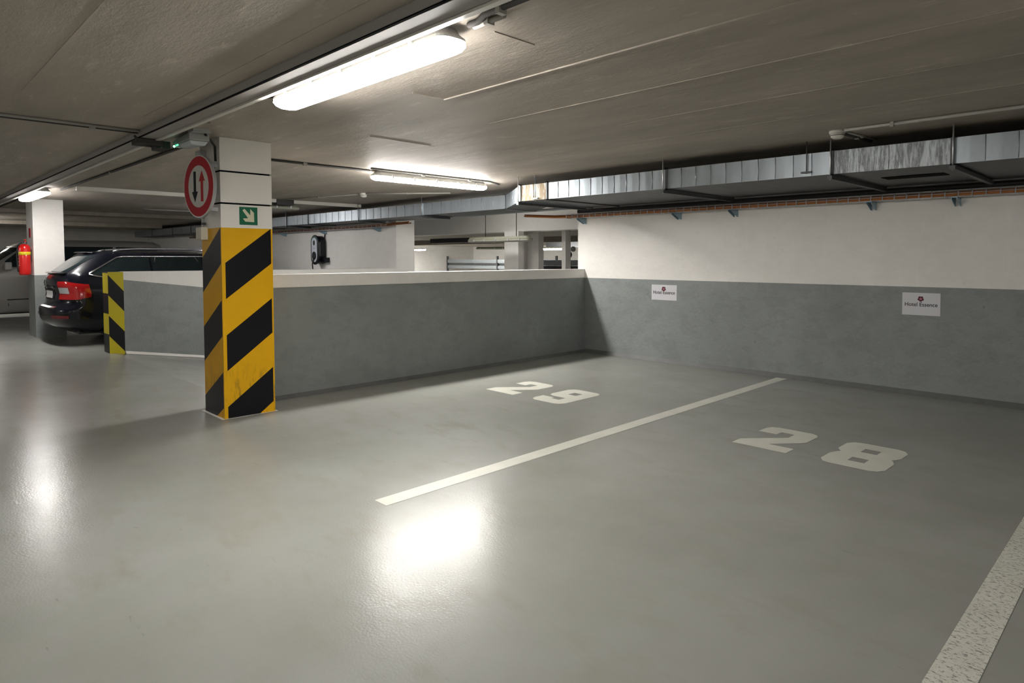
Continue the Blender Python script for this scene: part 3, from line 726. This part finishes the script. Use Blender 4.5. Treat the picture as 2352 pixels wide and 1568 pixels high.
# ------------------------------------------------------------------ charging station
t = thing('charging_station', (-13.78,7.1,1.5), 'black oval wall charging station with white face on the far white wall', 'charger')
def oval(hx, hz, n=32, cx=0, cz=0):
    P = []
    for kk in range(n):
        a = 2*PI*kk/n
        P.append((cx+hx*math.cos(a), cz + (hz-hx)*(1 if math.sin(a) > 0 else -1) + hx*math.sin(a)))
    return P
M = Matrix.Translation((-13.78,7.09,1.53)) @ Matrix.Rotation(PI/2, 4, 'X')     # local z -> -Y
MB().prism(oval(.17,.31), M, 0, .16).build('body', 'charger_black', t, bevel=.02)
MB().prism(oval(.185,.33), M, .16, .19).build('bezel', 'charger_black', t, bevel=.008)
MB().prism([p for p in oval(.165,.30) if p[1] > .08] , M, .19, .194).build('light_arc', 'charger_green', t)
MB().prism(oval(.125,.27), M, .19, .20).build('front_panel', 'charger_white', t, bevel=.004)
MB().prism(oval(.04,.055,cz=.155), M, .20, .204).build('badge', 'print_black', t)
MB().prism(oval(.088,.092,cz=-.13), M, .20, .208).build('socket', 'charger_black', t)
MB().prism([(-.05,.03),(.05,.03),(.05,.036),(-.05,.036)], M, .20, .203).build('label_line', 'conduit_grey', t)
MB().tube([(-13.78,6.88,1.36),(-13.81,6.86,1.22),(-13.83,6.88,1.1),(-13.83,6.9,.6)], .014, 8).build('charging_cable', 'cable_black', t)
MB().box(-13.65,-13.46,6.98,7.09,1.26,1.36).build('cable_hook', 'charger_black', t)
MB().tube([(-13.66,7.08,1.78),(-13.64,7.08,1.90),(-13.64,7.08,1.96)], .013, 8).build('supply_cable', 'conduit_grey', t)

# ------------------------------------------------------------------ fire extinguisher
t = thing('fire_extinguisher', (-14.05,1.85,1.06), 'red fire extinguisher with a yellow band hung on the far left pillar', 'fire extinguisher')
ex, ey = -14.05, 1.852
MB().lathe([(.070,1.062),(.082,1.075),(.085,1.10),(.085,1.515),(.080,1.54),(.055,1.575),(.028,1.585)], (ex,ey,0), n=32).build('cylinder', 'ext_red', t)
MB().lathe([(.0856,1.40),(.0856,1.455)], (ex,ey,0), n=32).build('yellow_band', 'ext_yellow', t)
MB().lathe([(.022,1.582),(.026,1.60),(.018,1.62),(.02,1.64)], (ex,ey,0), n=16).build('valve', 'chrome', t)
MB().box(ex-.015,ex+.12,ey-.012,ey+.012,1.625,1.637).box(ex-.01,ex+.11,ey-.012,ey+.012,1.655,1.667).build('handle', 'ext_red', t)
MB().tube([(ex-.03,ey-.03,1.61),(ex-.06,ey-.085,1.56),(ex-.04,ey-.10,1.40),(ex,ey-.10,1.2),(ex+.03,ey-.095,1.12)], .010, 8).build('hose', 'rubber', t)
o = MB()
for a0, a1, z0, z1 in ((-2.25,-2.20,1.22,1.46),(-2.8,-2.2,1.445,1.46),(-2.8,-2.2,1.215,1.23),(-2.8,-2.2,1.475,1.482),(-2.8,-2.45,1.38,1.40),(-2.8,-2.5,1.33,1.35),(-2.8,-2.45,1.28,1.30)):
    pts = [(ex+.0858*math.cos(a0+(a1-a0)*k/4+1.1), ey+.0858*math.sin(a0+(a1-a0)*k/4+1.1)) for k in range(5)]
    for (xa, ya), (xb, yb) in zip(pts, pts[1:]): o.quad([(xa,ya,z0),(xb,yb,z0),(xb,yb,z1),(xa,ya,z1)])
o.build('instruction_label', 'sign_white', t)
MB().box(ex-.02,ex+.02,1.93,1.9495,1.30,1.50).build('wall_hook', 'cable_black', t)
tag(MB().box(-14.25,-14.10,1.944,1.9495,1.70,1.86).build('extinguisher_sign', 'sign_red'), 'small red sign on the pillar above the fire extinguisher', 'sign')

# ------------------------------------------------------------------ cars
def interp(tab, z):
    if z <= tab[0][0]: return tab[0][1]
    for (a, va), (b_, vb) in zip(tab, tab[1:]):
        if z <= b_: 
            s = (z-a)/(b_-a); return va + (vb-va)*s
    return tab[-1][1]
class Car:
    def __init__(s, name, xc, rear, sgn, yrear, yfront, width, levels, label, paintm, D=.32, Df=.55, wheels=(1.05,3.73), R=.325):
        s.xc, s.rear, s.sgn = xc, rear, sgn
        s.yr, s.yf, s.w, s.D, s.Df = yrear, yfront, width, D, Df
        s.t = thing(name, (xc, rear + sgn*2.3, 0), label, 'car')
        n = 2.7; K = 12; rings = []
        for z in levels:
            W = interp(width, z); a = interp(yrear, z); f_ = interp(yfront, z); half = []
            for k in range(K+1):
                th = PI/2*k/K
                half.append((W*math.sin(th)**(2/n), a + D*(1-math.cos(th)**(2/n))))
            ym = [a+D+(f_-Df-a-D)*q/14 for q in range(1, 14)]
            half += [(W, y) for y in ym]
            for k in range(K, -1, -1):
                th = PI/2*k/K
                half.append((W*math.sin(th)**(2/n), f_ - Df*(1-math.cos(th)**(2/n))))
            ring = [s.P(x, y, z) for x, y in half] + [s.P(-x, y, z) for x, y in half[1:-1][::-1]]
            rings.append(ring)
        body = MB().loft(rings)
        body = body.build('body', paintm, s.t)
        # wheel arches cut out of the body
        cut = MB()
        for wy in wheels:
            for sx in (-1, 1):
                c0 = s.P(sx*.60, wy, R); c1 = s.P(sx*1.2, wy, R)
                cut.lathe([(R+.045, 0), (R+.045, abs(c1[0]-c0[0]))], c0, (1 if c1[0] > c0[0] else -1, 0, 0), n=40)
        bmesh.ops.recalc_face_normals(cut.bm, faces=cut.bm.faces)
        me = bpy.data.meshes.new('cut'); cut.bm.to_mesh(me); cut.bm.free(); co = bpy.data.objects.new('cut', me); COL.objects.link(co)
        md = body.modifiers.new('b', 'BOOLEAN'); md.object = co; md.operation = 'DIFFERENCE'; md.solver = 'EXACT'
        dg = bpy.context.evaluated_depsgraph_get(); dg.update()
        nm = bpy.data.meshes.new_from_object(body.evaluated_get(dg)); body.modifiers.clear(); body.data = nm
        nm.materials.clear(); nm.materials.append(MATS[paintm])
        bpy.data.objects.remove(co)
        for wy in wheels:
            for sx in (-1, 1):
                W = s.w_at(.6) - .02
                cx, cy, _ = s.P(sx*W, wy, 0); ax = (sx*1.0, 0, 0)
                wt = MB().lathe([(R*.62,-.20),(R*.93,-.20),(R,-.17),(R,-.03),(R*.93,0),(R*.62,0)], (cx, cy, R), ax, n=40).build('wheel', 'rubber', s.t)
                rim = MB(); rim.lathe([(R*.64,-.03),(R*.66,-.004),(R*.60,-.008),(R*.58,-.03),(.05,-.035)], (cx, cy, R), ax, n=40)
                for q in range(5):
                    a_ = 2*PI*q/5 + .3
                    rim.tube([(cx-sx*.02, cy+.04*math.cos(a_), R+.04*math.sin(a_)), (cx-sx*.012, cy+R*.6*math.cos(a_), R+R*.6*math.sin(a_))], .024, 6)
                ro = rim.build('rim', 'alloy'); ro.parent = wt; ro.matrix_parent_inverse = wt.matrix_parent_inverse.copy() if False else Matrix.Translation(-Vector(s.t.location)) @ Matrix.Translation(Vector(s.t.location))
        under = MB().box(*sorted((s.P(-.7,0,0)[0], s.P(.7,0,0)[0])), *sorted((s.P(0,.35,0)[1], s.P(0,4.3,0)[1])), .17, levels[0]+.05).build('underbody', 'car_trim', s.t)
    def w_at(s, z): return interp(s.w, z)
    def P(s, x, y, z): return (s.xc + x, s.rear + s.sgn*y, z)
    def surf(s, u, z, side=1, off=.006):
        """u in 0..1 runs round the rear corner from the centre line; beyond 1 it is metres along the side"""
        W = interp(s.w, z)+off; a = interp(s.yr, z); n = 2.7
        if u <= 1:
            th = PI/2*u
            x = W*math.sin(max(th, 0))**(2/n); y = a-off + (s.D+off)*(1-math.cos(th)**(2/n)) if th < PI/2 else a+s.D
        else: x, y = W, a+s.D+(u-1)
        return s.P(side*x, y, z)
    def side_y(s, y, z, side=1, off=.006):
        """point on the side at length y"""
        a = interp(s.yr, z); D = s.D; n = 2.7; W = interp(s.w, z)
        f_ = interp(s.yf, z)
        if y < a + D:
            q = max(0., min(1., 1-(y-a)/D)); x = W*(1-q**n)**(1/n)
        elif y > f_-s.Df:
            q = max(0., min(1., 1-(f_-y)/s.Df)); x = W*(1-q**n)**(1/n)
        else: x = W
        return s.P(side*(x+off), y, z)
    def patch(s, name, fn, us, zlo, zhi, nz, mat, parent=None):
        o = MB(); rows = []
        for u in us:
            a, b_ = zlo(u), zhi(u)
            rows.append([o.bm.verts.new(fn(u, a+(b_-a)*k/nz)) for k in range(nz+1)])
        for r0, r1 in zip(rows, rows[1:]):
            for k in range(nz):
                f_ = o.bm.faces.new([r0[k], r1[k], r1[k+1], r0[k+1]]); f_.smooth = True
        return o.build(name, mat, parent or s.t)
def lsp(a, b_, n): return [a+(b_-a)*i/n for i in range(n+1)]
lev = [.20,.24,.30,.38,.46,.54,.58,.62,.70,.80,.88,.94,.98,1.02,1.06,1.10,1.13,1.17,1.22,1.27,1.32,1.37,1.41,1.435,1.452,1.462,1.468]
K1 = Car('estate_car', -12.92, 1.90, 1,
    [(.20,.26),(.24,.20),(.30,.06),(.40,.0),(.54,.0),(.58,.02),(.62,.09),(.70,.10),(.80,.115),(.88,.10),(.95,.085),(1.06,.11),(1.10,.13),(1.13,.17),(1.41,.50),(1.435,.52),(1.452,.62),(1.462,.80),(1.468,1.1)],
    [(.20,4.55),(.30,4.62),(.5,4.67),(.62,4.62),(.80,4.50),(.90,4.05),(.98,3.68),(1.02,3.52),(1.13,3.35),(1.37,2.92),(1.43,2.74),(1.468,2.3)],
    [(.20,.80),(.30,.87),(.45,.900),(.60,.905),(.80,.905),(.92,.885),(.96,.87),(1.02,.855),(1.10,.83),(1.37,.655),(1.41,.615),(1.435,.57),(1.452,.50),(1.462,.40),(1.468,.2)],
    lev, 'black estate car parked behind the ramp wall with red tail lights', 'car_black', D=.34)
c = K1
# glass
side = lambda sd, off=.006: (lambda y, z: c.side_y(y, z, sd, off))
def zt(y): return min(1.368, 1.10 + (y-.47)*.62) if y < 1.0 else (1.368 if y < 2.55 else 1.368-(y-2.55)*.36)
def z_lo(y): return 1.012 + .085*max(0, (.95-y)/.5)**1.3 if y < .95 else 1.012
for sd in (-1, 1):
    for nm, a, b_ in (('quarter_window', .475, 1.33), ('rear_door_window', 1.36, 2.13), ('front_door_window', 2.17, 3.02)):
        c.patch(nm, side(sd), lsp(a, b_, 12), z_lo, zt, 6, 'car_glass')
    # bright window surround as thin tube
    pts = [c.side_y(y, z_lo(y), sd, .008) for y in lsp(3.05, .47, 22)] + [c.side_y(y, zt(y)+.008, sd, .008) for y in lsp(.48, 3.05, 26)]
    MB().tube(pts, .012, 6, cap=False).build('window_trim', 'chrome', c.t)
    # roof rail
    pts = [(c.xc+sd*.56, c.rear+y, z) for y, z in ((.86,1.452),(.95,1.485),(1.2,1.502),(2.4,1.502),(2.7,1.475),(2.8,1.45))]
    MB().tube(pts, .016, 8).build('roof_rail', 'rail_alu', c.t)
    # pillar line between doors
    MB().tube([c.side_y(1.345, 1.02, sd, .006), c.side_y(1.43, 1.36, sd, .006)], .006, 5).build('door_pillar_trim', 'chrome', c.t)
    MB().tube([c.side_y(2.24, 1.02, sd, .006), c.side_y(2.04, 1.36, sd, .006)], .006, 5).build('door_pillar_trim', 'chrome', c.t)
    # tail light: wraps the corner
    sf = lambda u, z, sd=sd: c.surf(u, z, sd, .010)
    c.patch('tail_light', sf, lsp(.34, 1.03, 14), lambda u: .715 + max(0, u-.85)*.2, lambda u: .99 - max(0, u-.6)*.10, 6, 'tail_red')
    sf2 = lambda u, z, sd=sd: c.surf(u, z, sd, .016)
    c.patch('reversing_light', sf2, lsp(.355, .62, 6), lambda u: .805, lambda u: .895, 3, 'tail_white')
    sf3 = lambda u, z, sd=sd: c.surf(u, z, sd, .008)
    c.patch('bumper_reflector', sf3, lsp(.34, .80, 8), lambda u: .425, lambda u: .475, 2, 'reflector_red')
    # mirror, door handles, fog lamps
    mz = 1.03
    MB().loft([[c.P(sd*.88,2.93,mz), c.P(sd*.88,3.05,mz), c.P(sd*.88,3.05,mz+.07), c.P(sd*.88,2.93,mz+.07)], [c.P(sd*1.0,2.90,mz-.02), c.P(sd*1.0,3.02,mz-.02), c.P(sd*1.0,3.02,mz+.13), c.P(sd*1.0,2.90,mz+.13)], [c.P(sd*1.06,2.92,mz), c.P(sd*1.06,3.0,mz), c.P(sd*1.06,3.0,mz+.11), c.P(sd*1.06,2.92,mz+.11)]]).build('mirror', 'car_black', c.t)
    for yy in (1.50, 2.45): MB().tube([c.side_y(yy, .86, sd, .02), c.side_y(yy+.18, .86, sd, .02)], .012, 6).build('door_handle', 'car_black', c.t)
    # head light
    c.patch('head_light', lambda y, z, sd=sd: c.side_y(y, z, sd, .01), lsp(4.12, 4.55, 6), lambda y: .66, lambda y: .76, 3, 'tail_white')
# rear window, spoiler, lip, plate
rf = lambda off: (lambda x, z: (c.xc+x, c.rear + interp(c.yr, z) + c.D*(1-(max(0., 1-(abs(x)/interp(c.w, z))**2.7))**(1/2.7)) - off, z))
c.patch('rear_window', rf(.006), lsp(-.60, .60, 20), lambda x: 1.135, lambda x: 1.395, 8, 'car_glass')
c.patch('tailgate_recess', rf(.004), lsp(-.33, .33, 10), lambda x: .70, lambda x: .86, 3, 'car_trim')
c.patch('number_plate', rf(.012), lsp(-.26, .26, 8), lambda x: .725, lambda x: .835, 2, 'plate_white')
c.patch('chrome_strip', rf(.014), lsp(-.36, .36, 10), lambda x: .885, lambda x: .905, 1, 'chrome')
c.patch('bumper_step', rf(.004), lsp(-.55, .55, 14), lambda x: .585, lambda x: .605, 1, 'chrome')
def bar(name, zc, x1, fwd, mat, th=.018, back=.14, tip=0.):
    xs_ = lsp(-x1, x1, 16); rings = []
    for x in xs_:
        yb = c.rear + interp(c.yr, zc) + c.D*(1-(max(0., 1-(abs(x)/interp(c.w, zc))**2.7))**(1/2.7))
        rings.append([(c.xc+x, yb-fwd, zc-.002+tip), (c.xc+x, yb-fwd*.6, zc+th+tip), (c.xc+x, yb+back, zc+th*.9), (c.xc+x, yb+back, zc-th)])
    return MB().loft(rings, smooth=False).build(name, mat, c.t, bevel=.004)
bar('roof_spoiler', 1.437, .50, .075, 'car_black', .016, .16)
bar('tailgate_lip', 1.105, .66, .045, 'car_black', .013, .05, .008)
MB().lathe([(.03,0),(.022,.02),(.004,.03)], c.P(0,.85,1.465), (0,0,1), n=16).build('aerial', 'car_trim', c.t)
c.patch('windscreen', lambda x, z: (c.xc+x, c.rear + interp(c.yf, z) - c.Df*(1-(max(0., 1-(abs(x)/interp(c.w, z))**2.7))**(1/2.7)) + .006, z), lsp(-.60, .60, 20), lambda x: 1.03, lambda x: 1.39, 8, 'car_glass')
MB().tube([c.P(.6,3.42,1.045), c.P(.25,3.40,1.10)], .008, 5).build('wiper', 'rubber', c.t)

lev2 = [.20,.26,.34,.45,.60,.75,.86,.95,1.02,1.08,1.14,1.2,1.3,1.4,1.5,1.6,1.66,1.70,1.73,1.75,1.757]
S1 = Car('silver_van', -18.44, 5.30, -1,
    [(.20,.12),(.34,.03),(.5,.0),(.62,.05),(1.0,.08),(1.1,.10),(1.66,.26),(1.73,.40),(1.757,.9)],
    [(.20,4.62),(.34,4.68),(.6,4.68),(.78,4.58),(.92,4.22),(1.02,3.95),(1.10,3.72),(1.6,3.16),(1.70,2.95),(1.757,2.3)],
    [(.20,.84),(.34,.91),(.6,.935),(.9,.925),(1.05,.91),(1.14,.90),(1.60,.76),(1.68,.70),(1.73,.60),(1.757,.35)],
    lev2, 'silver grey van parked beyond the white pillar at the left edge', 'car_silver', D=.3, Df=.6, wheels=(.95,3.85), R=.33)
c = S1
for sd in (-1, 1):
    for nm, a, b_ in (('quarter_window', .45, 1.30), ('rear_door_window', 1.36, 2.28), ('front_door_window', 2.34, 3.30)):
        c.patch(nm, side(sd), lsp(a, b_, 12), lambda y: 1.16, lambda y: 1.60 if y < 2.95 else 1.60-(y-2.95)*.9, 6, 'car_glass')
    MB().tube([c.side_y(2.31, .35, sd, .002), c.side_y(2.31, 1.13, sd, .002)], .006, 5).build('door_gap', 'car_trim', c.t)
    MB().tube([c.side_y(3.28, .35, sd, .002), c.side_y(3.28, 1.1, sd, .002)], .006, 5).build('door_gap', 'car_trim', c.t)
    MB().tube([c.side_y(1.2, .52, sd, .003), c.side_y(3.3, .48, sd, .003)], .012, 5).build('side_moulding', 'car_trim', c.t)
    MB().loft([[c.P(sd*.90,3.24,1.12), c.P(sd*.90,3.36,1.12), c.P(sd*.90,3.36,1.2), c.P(sd*.90,3.24,1.2)], [c.P(sd*1.1,3.22,1.10), c.P(sd*1.1,3.34,1.10), c.P(sd*1.1,3.34,1.27), c.P(sd*1.1,3.22,1.27)]]).build('mirror', 'car_silver', c.t, bevel=.02)
    for yy in (1.6, 2.5): MB().tube([c.side_y(yy, .98, sd, .02), c.side_y(yy+.2, .98, sd, .02)], .014, 6).build('door_handle', 'car_silver', c.t)
    c.patch('tail_light', lambda u, z, sd=sd: c.surf(u, z, sd, .010), lsp(.6, 1.05, 8), lambda u: .9, lambda u: 1.2, 6, 'tail_red')
    c.patch('head_light', side(sd, .01), lsp(4.2, 4.6, 6), lambda y: .66, lambda y: .78, 3, 'tail_white')
c.patch('windscreen', lambda x, z: (c.xc+x, c.rear - (interp(c.yf, z) - c.Df*(1-(max(0., 1-(abs(x)/interp(c.w, z))**2.7))**(1/2.7)) + .008), z), lsp(-.66, .66, 20), lambda x: 1.12, lambda x: 1.62, 8, 'car_glass')

# ------------------------------------------------------------------ camera, world, view
cam = bpy.data.cameras.new('Camera'); co = bpy.data.objects.new('Camera', cam); COL.objects.link(co)
co.location = (0, 0, 1.35); co.rotation_euler = (PI/2-.0420, 0, .771)
cam.sensor_width = 36; cam.lens = 1507.3/2352*36; cam.shift_x = (1176-1248.8)/2352; cam.shift_y = (655.7-784)/2352
cam.clip_start = .05; cam.clip_end = 100
sc = bpy.context.scene; sc.camera = co
wd = bpy.data.worlds.new('World'); sc.world = wd; wd.use_nodes = True
wd.node_tree.nodes['Background'].inputs[0].default_value = (.5, .5, .5, 1); wd.node_tree.nodes['Background'].inputs[1].default_value = .02
sc.view_settings.view_transform = 'Standard'; sc.view_settings.look = 'None'; sc.view_settings.gamma = 1; sc.view_settings.use_curve_mapping = False
sc.view_settings.exposure = 2.2
